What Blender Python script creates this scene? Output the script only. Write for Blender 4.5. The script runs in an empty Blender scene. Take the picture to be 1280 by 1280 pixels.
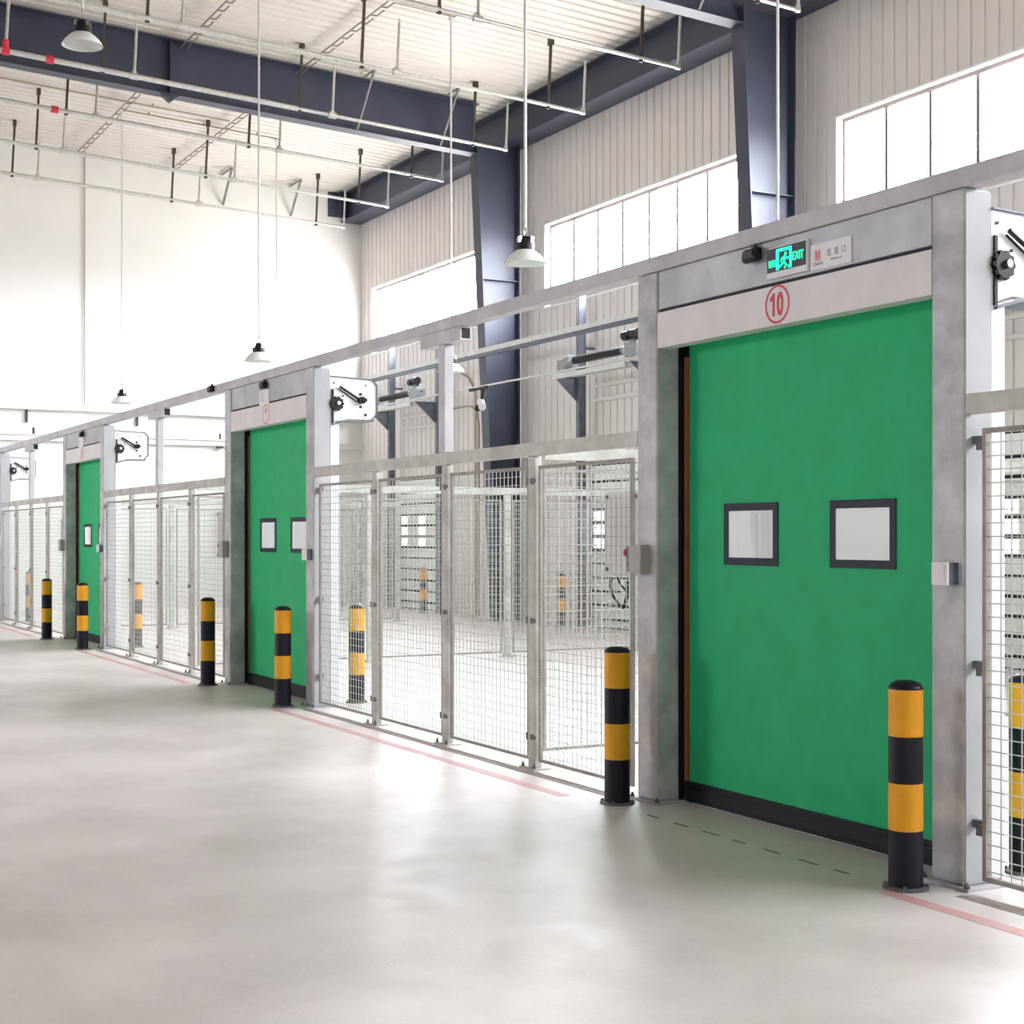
import bpy, bmesh, math, random
from mathutils import Vector, Matrix
random.seed(7)
scn = bpy.context.scene
COL = scn.collection
PI = math.pi

# ------------------------------------------------------------------ camera, world, exposure
F_PX, HORIZON, VP = 1900.0, 670.5, -378.0
TH = math.atan((640 - VP) / F_PX)
CAM_Y, EYE = -5.06, 1.6
cam_data = bpy.data.cameras.new('camera')
cam_data.sensor_width = 36.0
cam_data.lens = F_PX / 1280 * 36.0
cam_data.shift_y = (HORIZON - 640) / 1280
cam_data.clip_start = 0.05
cam_data.clip_end = 300
cam = bpy.data.objects.new('camera', cam_data)
cam.location = (0, CAM_Y, EYE)
cam.rotation_euler = (PI / 2, 0, PI / 2 - TH)
COL.objects.link(cam)
scn.camera = cam

SKY = 66.0          # bright overcast sky, over-exposed from indoors as in the photograph
GROUND = 0.36       # the ground outside, relative to the sky
w = bpy.data.worlds.new('overcast')
scn.world = w
w.use_nodes = True
_nt = w.node_tree
bg = _nt.nodes['Background']
_tc = _nt.nodes.new('ShaderNodeTexCoord')
_sx = _nt.nodes.new('ShaderNodeSeparateXYZ')
_rp = _nt.nodes.new('ShaderNodeValToRGB')
_rp.color_ramp.elements[0].position = 0.47
_rp.color_ramp.elements[0].color = (GROUND, GROUND * 0.97, GROUND * 0.93, 1)
_rp.color_ramp.elements[1].position = 0.53
_rp.color_ramp.elements[1].color = (0.94, 0.965, 1.0, 1)
_mr = _nt.nodes.new('ShaderNodeMapRange')
_mr.inputs['From Min'].default_value = -1
_nt.links.new(_tc.outputs['Generated'], _sx.inputs[0])
_nt.links.new(_sx.outputs['Z'], _mr.inputs[0])
_nt.links.new(_mr.outputs[0], _rp.inputs[0])
_nt.links.new(_rp.outputs[0], bg.inputs[0])
bg.inputs[1].default_value = SKY


def window_portal(x, y, z, wx, wz, facing):
    """daylight sampling guide in a window opening (adds no light of its own)"""
    ld = bpy.data.lights.new('window_portal', 'AREA')
    ld.shape = 'RECTANGLE'
    ld.size, ld.size_y = wx, wz
    ld.cycles.is_portal = True
    lo = bpy.data.objects.new('window_portal', ld)
    lo.location = (x, y, z)
    lo.rotation_euler = (-PI / 2 if facing < 0 else PI / 2, 0, 0)
    COL.objects.link(lo)


for _k in range(5):
    _a, _b = -33.1 + 8.27 * _k, min(-26.3 + 8.27 * _k, 9.0)
    window_portal((_a + _b) / 2, 8.94 + 0.18, 6.66, _b - _a, 1.60, -1)
    if _k < 1:
        window_portal((_a + _b) / 2, -28.0 - 0.08, 6.66, _b - _a, 1.60, 1)
scn.view_settings.view_transform = 'Standard'
scn.view_settings.look = 'None'
scn.view_settings.gamma = 1
scn.view_settings.use_curve_mapping = False
scn.view_settings.exposure = 0.18
try:
    scn.cycles.use_denoising = True
    scn.cycles.max_bounces = 10
    scn.cycles.diffuse_bounces = 6
    scn.cycles.sample_clamp_indirect = 8
except Exception:
    pass

# ------------------------------------------------------------------ materials
MATS = {}


def mat(name, col, rough=0.5, metal=0.0, col2=None, scale=6.0, bump=0.0, spec=None, rough2=None, detail=4.0, stretch=None, bscale=None):
    m = bpy.data.materials.new(name)
    m.use_nodes = True
    nt = m.node_tree
    b = nt.nodes['Principled BSDF']
    b.inputs['Base Color'].default_value = (*col, 1)
    b.inputs['Roughness'].default_value = rough
    b.inputs['Metallic'].default_value = metal
    if spec is not None:
        b.inputs['Specular IOR Level'].default_value = spec
    if col2 or bump or rough2 is not None:
        tc = nt.nodes.new('ShaderNodeTexCoord')
        mp = nt.nodes.new('ShaderNodeMapping')
        if stretch:
            mp.inputs['Scale'].default_value = stretch
        no = nt.nodes.new('ShaderNodeTexNoise')
        no.inputs['Scale'].default_value = scale
        no.inputs['Detail'].default_value = detail
        no.inputs['Roughness'].default_value = 0.65
        geo = nt.nodes.new('ShaderNodeNewGeometry')
        nt.links.new(geo.outputs['Position'], mp.inputs['Vector'])
        nt.links.new(mp.outputs[0], no.inputs['Vector'])
        if col2:
            r = nt.nodes.new('ShaderNodeValToRGB')
            r.color_ramp.elements[0].position = 0.32
            r.color_ramp.elements[1].position = 0.68
            r.color_ramp.elements[0].color = (*col, 1)
            r.color_ramp.elements[1].color = (*col2, 1)
            nt.links.new(no.outputs[0], r.inputs[0])
            nt.links.new(r.outputs[0], b.inputs['Base Color'])
        if rough2 is not None:
            mr = nt.nodes.new('ShaderNodeMapRange')
            mr.inputs['From Min'].default_value = 0.3
            mr.inputs['From Max'].default_value = 0.7
            mr.inputs['To Min'].default_value = rough
            mr.inputs['To Max'].default_value = rough2
            nt.links.new(no.outputs[0], mr.inputs[0])
            nt.links.new(mr.outputs[0], b.inputs['Roughness'])
        if bump:
            bu = nt.nodes.new('ShaderNodeBump')
            bu.inputs['Strength'].default_value = bump
            bu.inputs['Distance'].default_value = 0.01
            if bscale:
                n2 = nt.nodes.new('ShaderNodeTexNoise')
                n2.inputs['Scale'].default_value = bscale
                nt.links.new(mp.outputs[0], n2.inputs['Vector'])
                nt.links.new(n2.outputs[0], bu.inputs['Height'])
            else:
                nt.links.new(no.outputs[0], bu.inputs['Height'])
            nt.links.new(bu.outputs[0], b.inputs['Normal'])
    MATS[name] = m
    return m


def emit(name, col, strength):
    m = bpy.data.materials.new(name)
    m.use_nodes = True
    b = m.node_tree.nodes['Principled BSDF']
    b.inputs['Base Color'].default_value = (*[min(1, c) for c in col], 1)
    b.inputs['Emission Color'].default_value = (*col, 1)
    b.inputs['Emission Strength'].default_value = strength
    MATS[name] = m
    return m


GALV = mat('galvanised', (0.33, 0.335, 0.36), 0.55, 0.1, (0.66, 0.665, 0.69), 3.6, 0.03, detail=10)
GALVS = mat('galvanised_smooth', (0.40, 0.412, 0.435), 0.55, 0.0, (0.50, 0.512, 0.535), 2.0, detail=6)
GALVF = mat('galvanised_fascia', (0.72, 0.69, 0.70), 0.5, 0.0, (0.84, 0.81, 0.81), 3.5, 0.02, detail=8)
GALVD = mat('galvanised_header', (0.36, 0.37, 0.41), 0.5, 0.15, (0.60, 0.61, 0.655), 2.2, 0.02, detail=8)
GALVB = mat('galvanised_beam', (0.46, 0.45, 0.475), 0.55, 0.05, (0.62, 0.61, 0.635), 3.0, 0.02, detail=6)
FENCE = mat('fence_steel', (0.40, 0.385, 0.35), 0.55, 0.05, (0.66, 0.655, 0.62), 3.5, 0.02, detail=7)
WIRE = mat('fence_wire', (0.52, 0.52, 0.50), 0.45, 0.1)
PFRAME = mat('panel_frame', (0.26, 0.235, 0.205), 0.6, 0.0, (0.40, 0.38, 0.34), 7, detail=6)
GEAR = mat('gear_grey', (0.22, 0.22, 0.23), 0.5, 0.2, (0.32, 0.32, 0.33), 9)
PIPE = mat('pipe_zinc', (0.50, 0.49, 0.47), 0.35, 0.55, (0.66, 0.64, 0.61), 14)
RAIL = mat('wall_rail_zinc', (0.55, 0.55, 0.56), 0.5, 0.1, (0.66, 0.66, 0.66), 6)
BRACE = mat('brace_grey', (0.16, 0.15, 0.155), 0.6)
NAVY = mat('navy_steel', (0.036, 0.041, 0.070), 0.5, 0.0, (0.048, 0.054, 0.091), 2.0)
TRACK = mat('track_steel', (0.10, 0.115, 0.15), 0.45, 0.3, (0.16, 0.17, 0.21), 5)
HANGER = mat('dark_hanger', (0.055, 0.040, 0.032), 0.6)
GREEN = mat('green_curtain', (0.023, 0.44, 0.165), 0.6, 0.0, (0.031, 0.50, 0.205), 5.0, 0.06, detail=5, bscale=260, spec=0.2)
BLACKR = mat('black_rubber', (0.006, 0.006, 0.011), 0.5, spec=0.25)
BLACKP = mat('black_plastic', (0.009, 0.008, 0.010), 0.45, spec=0.3)
YEL = mat('bollard_yellow', (0.80, 0.36, 0.014), 0.42, 0.0, (0.86, 0.41, 0.020), 12, spec=0.3)
BLKPAINT = mat('bollard_black', (0.007, 0.006, 0.016), 0.38, spec=0.3)
GREY_FLANGE = mat('flange_grey', (0.09, 0.085, 0.085), 0.6, 0.0, (0.2, 0.19, 0.19), 30)
RUST = mat('rust_strip', (0.27, 0.085, 0.035), 0.55, 0.0, (0.33, 0.12, 0.05), 18)
WHITE = mat('white_enamel', (0.78, 0.80, 0.83), 0.4)
PLASTER = mat('white_plaster', (0.76, 0.745, 0.73), 0.8, 0.0, (0.80, 0.785, 0.77), 0.8)
CLAD = mat('beige_cladding', (0.67, 0.615, 0.60), 0.5, 0.0, (0.715, 0.66, 0.645), 1.2)
CEIL = mat('cream_roof_sheet', (0.63, 0.585, 0.54), 0.55, 0.0, (0.67, 0.625, 0.58), 0.9)
DOCK = mat('dock_slat', (0.80, 0.81, 0.79), 0.45)
RED = mat('red_paint', (0.64, 0.03, 0.065), 0.5)
REDP = mat('red_pink', (0.72, 0.22, 0.24), 0.55)
REDBTN = mat('red_plastic', (0.42, 0.02, 0.03), 0.35)
BOXG = mat('grey_box', (0.40, 0.39, 0.37), 0.5)
CABG = mat('pale_grey_cabinet', (0.78, 0.79, 0.78), 0.5)
SIGN = mat('white_sign', (0.80, 0.79, 0.80), 0.4)
INK = mat('grey_ink', (0.33, 0.33, 0.36), 0.6)
REDLINE = mat('faded_red_line', (0.62, 0.24, 0.245), 0.5, 0.0, (0.60, 0.48, 0.465), 3.0, detail=8)
JOINT = mat('floor_joint', (0.20, 0.165, 0.14), 0.7, 0.0, (0.28, 0.24, 0.21), 9)
DASH = mat('dark_tape', (0.17, 0.165, 0.14), 0.6)
CONDUIT = mat('brown_conduit', (0.36, 0.28, 0.21), 0.5)
SEAM = mat('tray_metal', (0.25, 0.22, 0.19), 0.6)
REFL = mat('lamp_reflector', (0.74, 0.75, 0.74), 0.25, 0.1)
CORD = mat('lamp_rod_white', (0.60, 0.59, 0.575), 0.35)
CHROME = mat('chrome', (0.7, 0.7, 0.72), 0.15, 0.9)
SPRINGM = mat('spring_dark', (0.016, 0.015, 0.020), 0.55, spec=0.3)
FRAMEW = mat('window_frame_white', (0.85, 0.83, 0.82), 0.4)
MULL = mat('window_mullion', (0.22, 0.17, 0.17), 0.5)
VFRAME = mat('vision_frame', (0.014, 0.020, 0.042), 0.5, spec=0.25)
LENS = mat('dark_panel', (0.022, 0.026, 0.045), 0.4, spec=0.3)
DPANE = emit('glowing_dock_pane', (1.0, 0.985, 0.985), 4.0)  # glow imitates daylight in the dock panes; the wall behind is solid
EXITG = emit('exit_green', (0.0, 1.0, 0.40), 1.7)


def floor_mat():
    m = bpy.data.materials.new('polished_concrete')
    m.use_nodes = True
    nt = m.node_tree
    b = nt.nodes['Principled BSDF']
    geo = nt.nodes.new('ShaderNodeNewGeometry')
    a = nt.nodes.new('ShaderNodeTexNoise')
    a.inputs['Scale'].default_value = 0.9
    a.inputs['Detail'].default_value = 8
    a.inputs['Roughness'].default_value = 0.6
    nt.links.new(geo.outputs['Position'], a.inputs['Vector'])
    r = nt.nodes.new('ShaderNodeValToRGB')
    r.color_ramp.elements[0].position = 0.34
    r.color_ramp.elements[1].position = 0.66
    r.color_ramp.elements[0].color = (0.58, 0.525, 0.51, 1)
    r.color_ramp.elements[1].color = (0.77, 0.71, 0.695, 1)
    nt.links.new(a.outputs[0], r.inputs[0])
    f = nt.nodes.new('ShaderNodeTexNoise')
    f.inputs['Scale'].default_value = 55
    f.inputs['Detail'].default_value = 3
    nt.links.new(geo.outputs['Position'], f.inputs['Vector'])
    mx = nt.nodes.new('ShaderNodeMix')
    mx.data_type = 'RGBA'
    mx.blend_type = 'OVERLAY'
    mx.inputs[0].default_value = 0.22
    nt.links.new(r.outputs[0], mx.inputs[6])
    nt.links.new(f.outputs[0], mx.inputs[7])
    nt.links.new(mx.outputs[2], b.inputs['Base Color'])
    g = nt.nodes.new('ShaderNodeTexNoise')
    g.inputs['Scale'].default_value = 4.5
    g.inputs['Detail'].default_value = 6
    nt.links.new(geo.outputs['Position'], g.inputs['Vector'])
    mr = nt.nodes.new('ShaderNodeMapRange')
    mr.inputs['From Min'].default_value = 0.35
    mr.inputs['From Max'].default_value = 0.65
    mr.inputs['To Min'].default_value = 0.40
    mr.inputs['To Max'].default_value = 0.47
    nt.links.new(g.outputs[0], mr.inputs[0])
    nt.links.new(mr.outputs[0], b.inputs['Roughness'])
    b.inputs['IOR'].default_value = 1.75
    b.inputs['Specular IOR Level'].default_value = 0.75
    return m


def pane_mat():
    m = bpy.data.materials.new('clear_vision_film')
    m.use_nodes = True
    nt = m.node_tree
    b = nt.nodes['Principled BSDF']
    b.inputs['Base Color'].default_value = (0.86, 0.87, 0.89, 1)
    b.inputs['Roughness'].default_value = 0.25
    tl = nt.nodes.new('ShaderNodeBsdfTransparent')
    tl.inputs[0].default_value = (0.98, 0.985, 0.99, 1)
    mx = nt.nodes.new('ShaderNodeMixShader')
    mx.inputs[0].default_value = 0.62
    out = nt.nodes['Material Output']
    nt.links.new(b.outputs[0], mx.inputs[1])
    nt.links.new(tl.outputs[0], mx.inputs[2])
    nt.links.new(mx.outputs[0], out.inputs[0])
    return m


def glass_mat():
    m = bpy.data.materials.new('window_glass')
    m.use_nodes = True
    nt = m.node_tree
    nt.nodes.remove(nt.nodes['Principled BSDF'])
    tr = nt.nodes.new('ShaderNodeBsdfTransparent')
    tr.inputs[0].default_value = (0.97, 0.98, 0.98, 1)
    gl = nt.nodes.new('ShaderNodeBsdfGlossy')
    gl.inputs['Roughness'].default_value = 0.05
    mx = nt.nodes.new('ShaderNodeMixShader')
    mx.inputs[0].default_value = 0.06
    nt.links.new(tr.outputs[0], mx.inputs[1])
    nt.links.new(gl.outputs[0], mx.inputs[2])
    nt.links.new(mx.outputs[0], nt.nodes['Material Output'].inputs[0])
    return m


PANEM = glass_mat()
FLOOR = floor_mat()
VPANE = pane_mat()


# ------------------------------------------------------------------ mesh helpers
class MB:
    def __init__(s):
        s.v = []
        s.f = []

    def box(s, x0, x1, y0, y1, z0, z1):
        n = len(s.v)
        s.v += [(x0, y0, z0), (x1, y0, z0), (x1, y1, z0), (x0, y1, z0), (x0, y0, z1), (x1, y0, z1), (x1, y1, z1), (x0, y1, z1)]
        s.f += [tuple(n + i for i in q) for q in ((0, 3, 2, 1), (4, 5, 6, 7), (0, 1, 5, 4), (1, 2, 6, 5), (2, 3, 7, 6), (3, 0, 4, 7))]
        return s

    def tube(s, p0, p1, r, n=8, r1=None, cap=True):
        r1 = r if r1 is None else r1
        p0, p1 = Vector(p0), Vector(p1)
        d = (p1 - p0).normalized()
        a = d.orthogonal().normalized()
        if n == 4:
            up = Vector((0, 0, 1)) if abs(d.z) < 0.9 else Vector((0, 1, 0))
            a = (up - d * up.dot(d)).normalized()
            a = (a + d.cross(a)).normalized()
        c = d.cross(a)
        k = len(s.v)
        for p, rr in ((p0, r), (p1, r1)):
            for i in range(n):
                t = 2 * PI * i / n
                s.v.append(tuple(p + (a * math.cos(t) + c * math.sin(t)) * rr))
        for i in range(n):
            j = (i + 1) % n
            s.f.append((k + i, k + j, k + n + j, k + n + i))
        if cap:
            s.f.append(tuple(k + i for i in reversed(range(n))))
            s.f.append(tuple(k + n + i for i in range(n)))
        return s

    def path(s, pts, r, n=8):
        for a, b in zip(pts, pts[1:]):
            s.tube(a, b, r, n)
        return s

    def lathe(s, prof, n=24, o=(0, 0, 0), cap=True):
        k = len(s.v)
        for r, z in prof:
            for i in range(n):
                t = 2 * PI * i / n
                s.v.append((o[0] + r * math.cos(t), o[1] + r * math.sin(t), o[2] + z))
        for j in range(len(prof) - 1):
            for i in range(n):
                i2 = (i + 1) % n
                s.f.append((k + j * n + i, k + j * n + i2, k + (j + 1) * n + i2, k + (j + 1) * n + i))
        if cap:
            s.f.append(tuple(k + i for i in reversed(range(n))))
            s.f.append(tuple(k + (len(prof) - 1) * n + i for i in range(n)))
        return s

    def prism(s, poly, axis, a0, a1):
        """poly: 2-D points in the plane of the two other axes, pushed from a0 to a1 along axis (0 x, 1 y, 2 z)."""
        k, n = len(s.v), len(poly)
        for a in (a0, a1):
            for p, q in poly:
                s.v.append({0: (a, p, q), 1: (p, a, q), 2: (p, q, a)}[axis])
        for i in range(n):
            j = (i + 1) % n
            s.f.append((k + i, k + j, k + n + j, k + n + i))
        s.f.append(tuple(k + i for i in reversed(range(n))))
        s.f.append(tuple(k + n + i for i in range(n)))
        return s

    def mesh(s, name, m, smooth=False):
        me = bpy.data.meshes.new(name)
        me.from_pydata(s.v, [], s.f)
        bm = bmesh.new()
        bm.from_mesh(me)
        bmesh.ops.recalc_face_normals(bm, faces=bm.faces)
        bm.to_mesh(me)
        bm.free()
        for mm in (m if isinstance(m, (list, tuple)) else [m]):
            me.materials.append(mm)
        if smooth:
            for p in me.polygons:
                p.use_smooth = True
        return me


def obj(name, mb, m, parent=None, smooth=False, bevel=0, **props):
    me = mb if isinstance(mb, bpy.types.Mesh) else mb.mesh(name, m, smooth)
    o = bpy.data.objects.new(name, me)
    COL.objects.link(o)
    if parent:
        o.parent = parent
    if smooth and not isinstance(mb, bpy.types.Mesh):
        try:
            me.set_sharp_from_angle(angle=math.radians(40))
        except Exception:
            pass
    if bevel:
        b = o.modifiers.new('bevel', 'BEVEL')
        b.width = bevel
        b.segments = 2
        b.limit_method = 'ANGLE'
    for k, v in props.items():
        o[k] = v
    return o


def thing(name, label, cat, loc=(0, 0, 0), group=None, rotz=0.0):
    o = bpy.data.objects.new(name, None)
    o.empty_display_size = 0.1
    COL.objects.link(o)
    o.location = loc
    o.rotation_euler = (0, 0, rotz)
    o['label'] = label
    o['category'] = cat
    if group:
        o['group'] = group
    return o


def struct(name, mb, m, parent=None, **kw):
    return obj(name, mb, m, parent, **kw) if parent else obj(name, mb, m, None, kind='structure', **kw)


def dup(root, loc, label, group=None):
    r = root.copy()
    COL.objects.link(r)
    r.location = loc
    r['label'] = label
    if group:
        r['group'] = group
    for ch in list(root.children):
        c = ch.copy()
        COL.objects.link(c)
        c.parent = r
        for g in list(ch.children):
            d = g.copy()
            COL.objects.link(d)
            d.parent = c
    return r


def text_mesh(body, size, m, bold=0.0, xs=1.0):
    cu = bpy.data.curves.new('lettering', 'FONT')
    cu.body = body
    cu.size = size
    cu.align_x = 'CENTER'
    cu.align_y = 'CENTER'
    cu.offset = bold
    cu.extrude = 0.0006
    o = bpy.data.objects.new('lettering', cu)
    COL.objects.link(o)
    dg = bpy.context.evaluated_depsgraph_get()
    dg.update()
    me = bpy.data.meshes.new_from_object(o.evaluated_get(dg))
    COL.objects.unlink(o)
    bpy.data.objects.remove(o)
    me.transform(Matrix.Diagonal((xs, 1, 1, 1)))
    xsv = [v.co.x for v in me.vertices] or [0]
    ysv = [v.co.y for v in me.vertices] or [0]
    me.transform(Matrix.Translation((-(min(xsv) + max(xsv)) / 2, -(min(ysv) + max(ysv)) / 2, 0)))
    me.transform(Matrix.Rotation(PI / 2, 4, 'X'))     # stand up, readable from -y
    me.materials.clear()
    me.materials.append(m)
    return me


def text(name, body, size, m, at, parent, bold=0.0, xs=1.0):
    o = obj(name, text_mesh(body, size, m, bold, xs), m, parent)
    o.location = at
    return o


def ring(mb, cx, cz, r0, r1, y0, y1, n=40):
    k = len(mb.v)
    for i in range(n):
        t = 2 * PI * i / n
        for r, y in ((r0, y0), (r1, y0), (r1, y1), (r0, y1)):
            mb.v.append((cx + r * math.cos(t), y, cz + r * math.sin(t)))
    for i in range(n):
        j = (i + 1) % n
        for q in range(4):
            q2 = (q + 1) % 4
            mb.f.append((k + 4 * i + q, k + 4 * i + q2, k + 4 * j + q2, k + 4 * j + q))
    return mb


# ------------------------------------------------------------------ hall shell
X_END, X_NEAR = -33.75, 9.0
Y_BACK, Y_OPEN = 8.94, -28.0
BAY = 8.27
COLX = [-25.6, -17.35, -9.08, -0.81, 7.46]


def zc(y):
    return 9.77 + 0.0545 * (7.9 - y)


floor = struct('floor', MB().box(X_END - 0.2, X_NEAR, Y_OPEN, Y_BACK + 0.3, -0.2, 0), FLOOR)

# back wall: ribbed cladding with the clerestory openings cut out
WIN = [(-33.1 + BAY * k, -26.3 + BAY * k) for k in range(5)]
WZ0, WZ1 = 5.86, 7.46


def back_wall():
    mb = MB()
    pitch, xs = 0.23, []
    x = X_END
    while x < X_NEAR:
        xs += [(x, 0.0), (x + pitch - 0.05, 0.0), (x + pitch - 0.038, 0.022), (x + pitch - 0.012, 0.022)]
        x += pitch
    xs.append((X_NEAR, 0.0))

    def depth(t):
        for (a, da), (b, db) in zip(xs, xs[1:]):
            if a <= t <= b:
                return da + (db - da) * (t - a) / (b - a)
        return 0.0
    for a, b in WIN:
        for t in (a, b):
            if t < X_NEAR:
                xs.append((t, depth(t)))
    xs = sorted(xs)
    for (a, da), (b, db) in zip(xs, xs[1:]):
        if b - a < 1e-6:
            continue
        mid = (a + b) / 2
        cut = any(p < mid < q for p, q in WIN)
        for z0, z1 in (((0, WZ0), (WZ1, 9.85)) if cut else ((0, 9.85),)):
            k = len(mb.v)
            mb.v += [(a, Y_BACK + da, z0), (b, Y_BACK + db, z0), (b, Y_BACK + db, z1), (a, Y_BACK + da, z1)]
            mb.f.append((k, k + 1, k + 2, k + 3))
    return mb


wall_back = struct('wall_back', back_wall(), CLAD)
# outer skin of the same wall, behind the ribs
mbk = MB()
xe = [X_END] + [t for p in WIN for t in p if t < X_NEAR] + [X_NEAR]
for i in range(len(xe) - 1):
    a, b = xe[i], xe[i + 1]
    if any(p - 1e-6 <= a and b <= q + 1e-6 for p, q in WIN):
        mbk.box(a, b, Y_BACK + 0.16, Y_BACK + 0.2, 0, WZ0).box(a, b, Y_BACK + 0.16, Y_BACK + 0.2, WZ1, 9.9)
    else:
        mbk.box(a, b, Y_BACK + 0.16, Y_BACK + 0.2, 0, 9.9)
obj('outer_skin', mbk, CLAD, wall_back)

for n, (a, b) in enumerate(WIN):
    b = min(b, X_NEAR)
    if a > X_NEAR:
        break
    ya, yb = Y_BACK - 0.012, Y_BACK + 0.15
    wn = struct('window_%d' % (n + 1), MB().box(a, a + 0.03, ya, yb, WZ0, WZ1).box(b - 0.03, b, ya, yb, WZ0, WZ1)
                .box(a + 0.03, b - 0.03, ya, yb, WZ1 - 0.03, WZ1).box(a + 0.03, b - 0.03, ya, yb, WZ0, WZ0 + 0.03), FRAMEW)
    fr = MB()
    y0, y1 = Y_BACK + 0.10, Y_BACK + 0.14
    fr.box(a + 0.03, a + 0.075, y0, y1, WZ0 + 0.03, WZ1 - 0.03).box(b - 0.075, b - 0.03, y0, y1, WZ0 + 0.03, WZ1 - 0.03)
    fr.box(a + 0.075, b - 0.075, y0, y1, WZ1 - 0.085, WZ1 - 0.03).box(a + 0.075, b - 0.075, y0, y1, WZ0 + 0.03, WZ0 + 0.085)
    obj('window_frame', fr, MULL, wn)
    pw = (b - a - 0.15) / 8
    for k in range(8):
        p0 = a + 0.075 + pw * k
        obj('pane', MB().box(p0, p0 + pw, Y_BACK + 0.115, Y_BACK + 0.125, WZ0 + 0.085, WZ1 - 0.085), PANEM, wn)
        if k:
            obj('mullion', MB().box(p0 - 0.03, p0 + 0.03, y0, y0 + 0.014, WZ0 + 0.085, WZ1 - 0.085), MULL, wn)

# the hall's unseen far wall, its one opening added for front fill light; near end
mf = MB()
for i in range(len(xe) - 1):
    a, b = xe[i], xe[i + 1]
    if any(p - 1e-6 <= a and b <= q + 1e-6 for p, q in WIN[:1]):
        mf.box(a, b, Y_OPEN - 0.15, Y_OPEN, 0, WZ0).box(a, b, Y_OPEN - 0.15, Y_OPEN, WZ1, zc(Y_OPEN))
    else:
        mf.box(a, b, Y_OPEN - 0.15, Y_OPEN, 0, zc(Y_OPEN))
struct('wall_front', mf, CLAD)
struct('wall_right', MB().prism([(Y_OPEN, 0), (Y_BACK + 0.2, 0), (Y_BACK + 0.2, zc(Y_BACK + 0.2) + 0.03), (Y_OPEN, zc(Y_OPEN) + 0.03)], 0, X_NEAR, X_NEAR + 0.2), PLASTER)

# roof sheet with ribs running down the slope
cb = MB()
x, pitch, prof = X_END - 0.2, 0.25, []
while x < X_NEAR:
    prof += [(x, 0), (x + pitch - 0.09, 0), (x + pitch - 0.07, 0.035), (x + pitch - 0.02, 0.035)]
    x += pitch
prof.append((x, 0))
for (a, da), (b, db) in zip(prof, prof[1:]):
    k = len(cb.v)
    cb.v += [(a, Y_OPEN, zc(Y_OPEN) + da), (b, Y_OPEN, zc(Y_OPEN) + db), (b, Y_BACK + 0.2, zc(Y_BACK + 0.2) + db), (a, Y_BACK + 0.2, zc(Y_BACK + 0.2) + da)]
    cb.f.append((k, k + 1, k + 2, k + 3))
ceiling = struct('ceiling', cb, CEIL)
obj('roof_deck', MB().prism([(Y_OPEN, zc(Y_OPEN) + 0.06), (Y_BACK + 0.2, zc(Y_BACK + 0.2) + 0.06), (Y_BACK + 0.2, zc(Y_BACK + 0.2) + 0.14), (Y_OPEN, zc(Y_OPEN) + 0.14)], 0, X_END - 0.2, X_NEAR), CEIL, ceiling)

# white end wall with its ledge and cable trunking
wall_end = struct('wall_end', MB().prism([(Y_OPEN, 0), (Y_BACK + 0.2, 0), (Y_BACK + 0.2, zc(Y_BACK + 0.2) + 0.03), (Y_OPEN, zc(Y_OPEN) + 0.03)], 0, X_END - 0.2, X_END), PLASTER)
struct('trim_1', MB().prism([(X_END, 4.33), (X_END + 0.16, 4.33), (X_END + 0.16, 4.42), (X_END + 0.13, 4.455), (X_END, 4.455)], 1, Y_OPEN, Y_BACK - 0.02), PLASTER)
t2 = struct('trim_2', MB().box(X_END, X_END + 0.10, Y_OPEN, Y_BACK - 0.02, 3.66, 3.78).box(X_END, X_END + 0.14, Y_OPEN, Y_BACK - 0.02, 3.78, 3.80), PLASTER)
for y in (1.17, 3.55):
    obj('strap', MB().box(X_END + 0.02, X_END + 0.05, y - 0.025, y + 0.025, 4.05, 4.33), HANGER, t2)
for y in (1.30, 5.42):
    obj('strap', MB().box(X_END + 0.10, X_END + 0.13, y - 0.025, y + 0.025, 3.80, 3.94), HANGER, t2)
obj('strap', MB().box(X_END + 0.02, X_END + 0.14, 5.36, 5.50, 3.62, 3.66), HANGER, t2)

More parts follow.
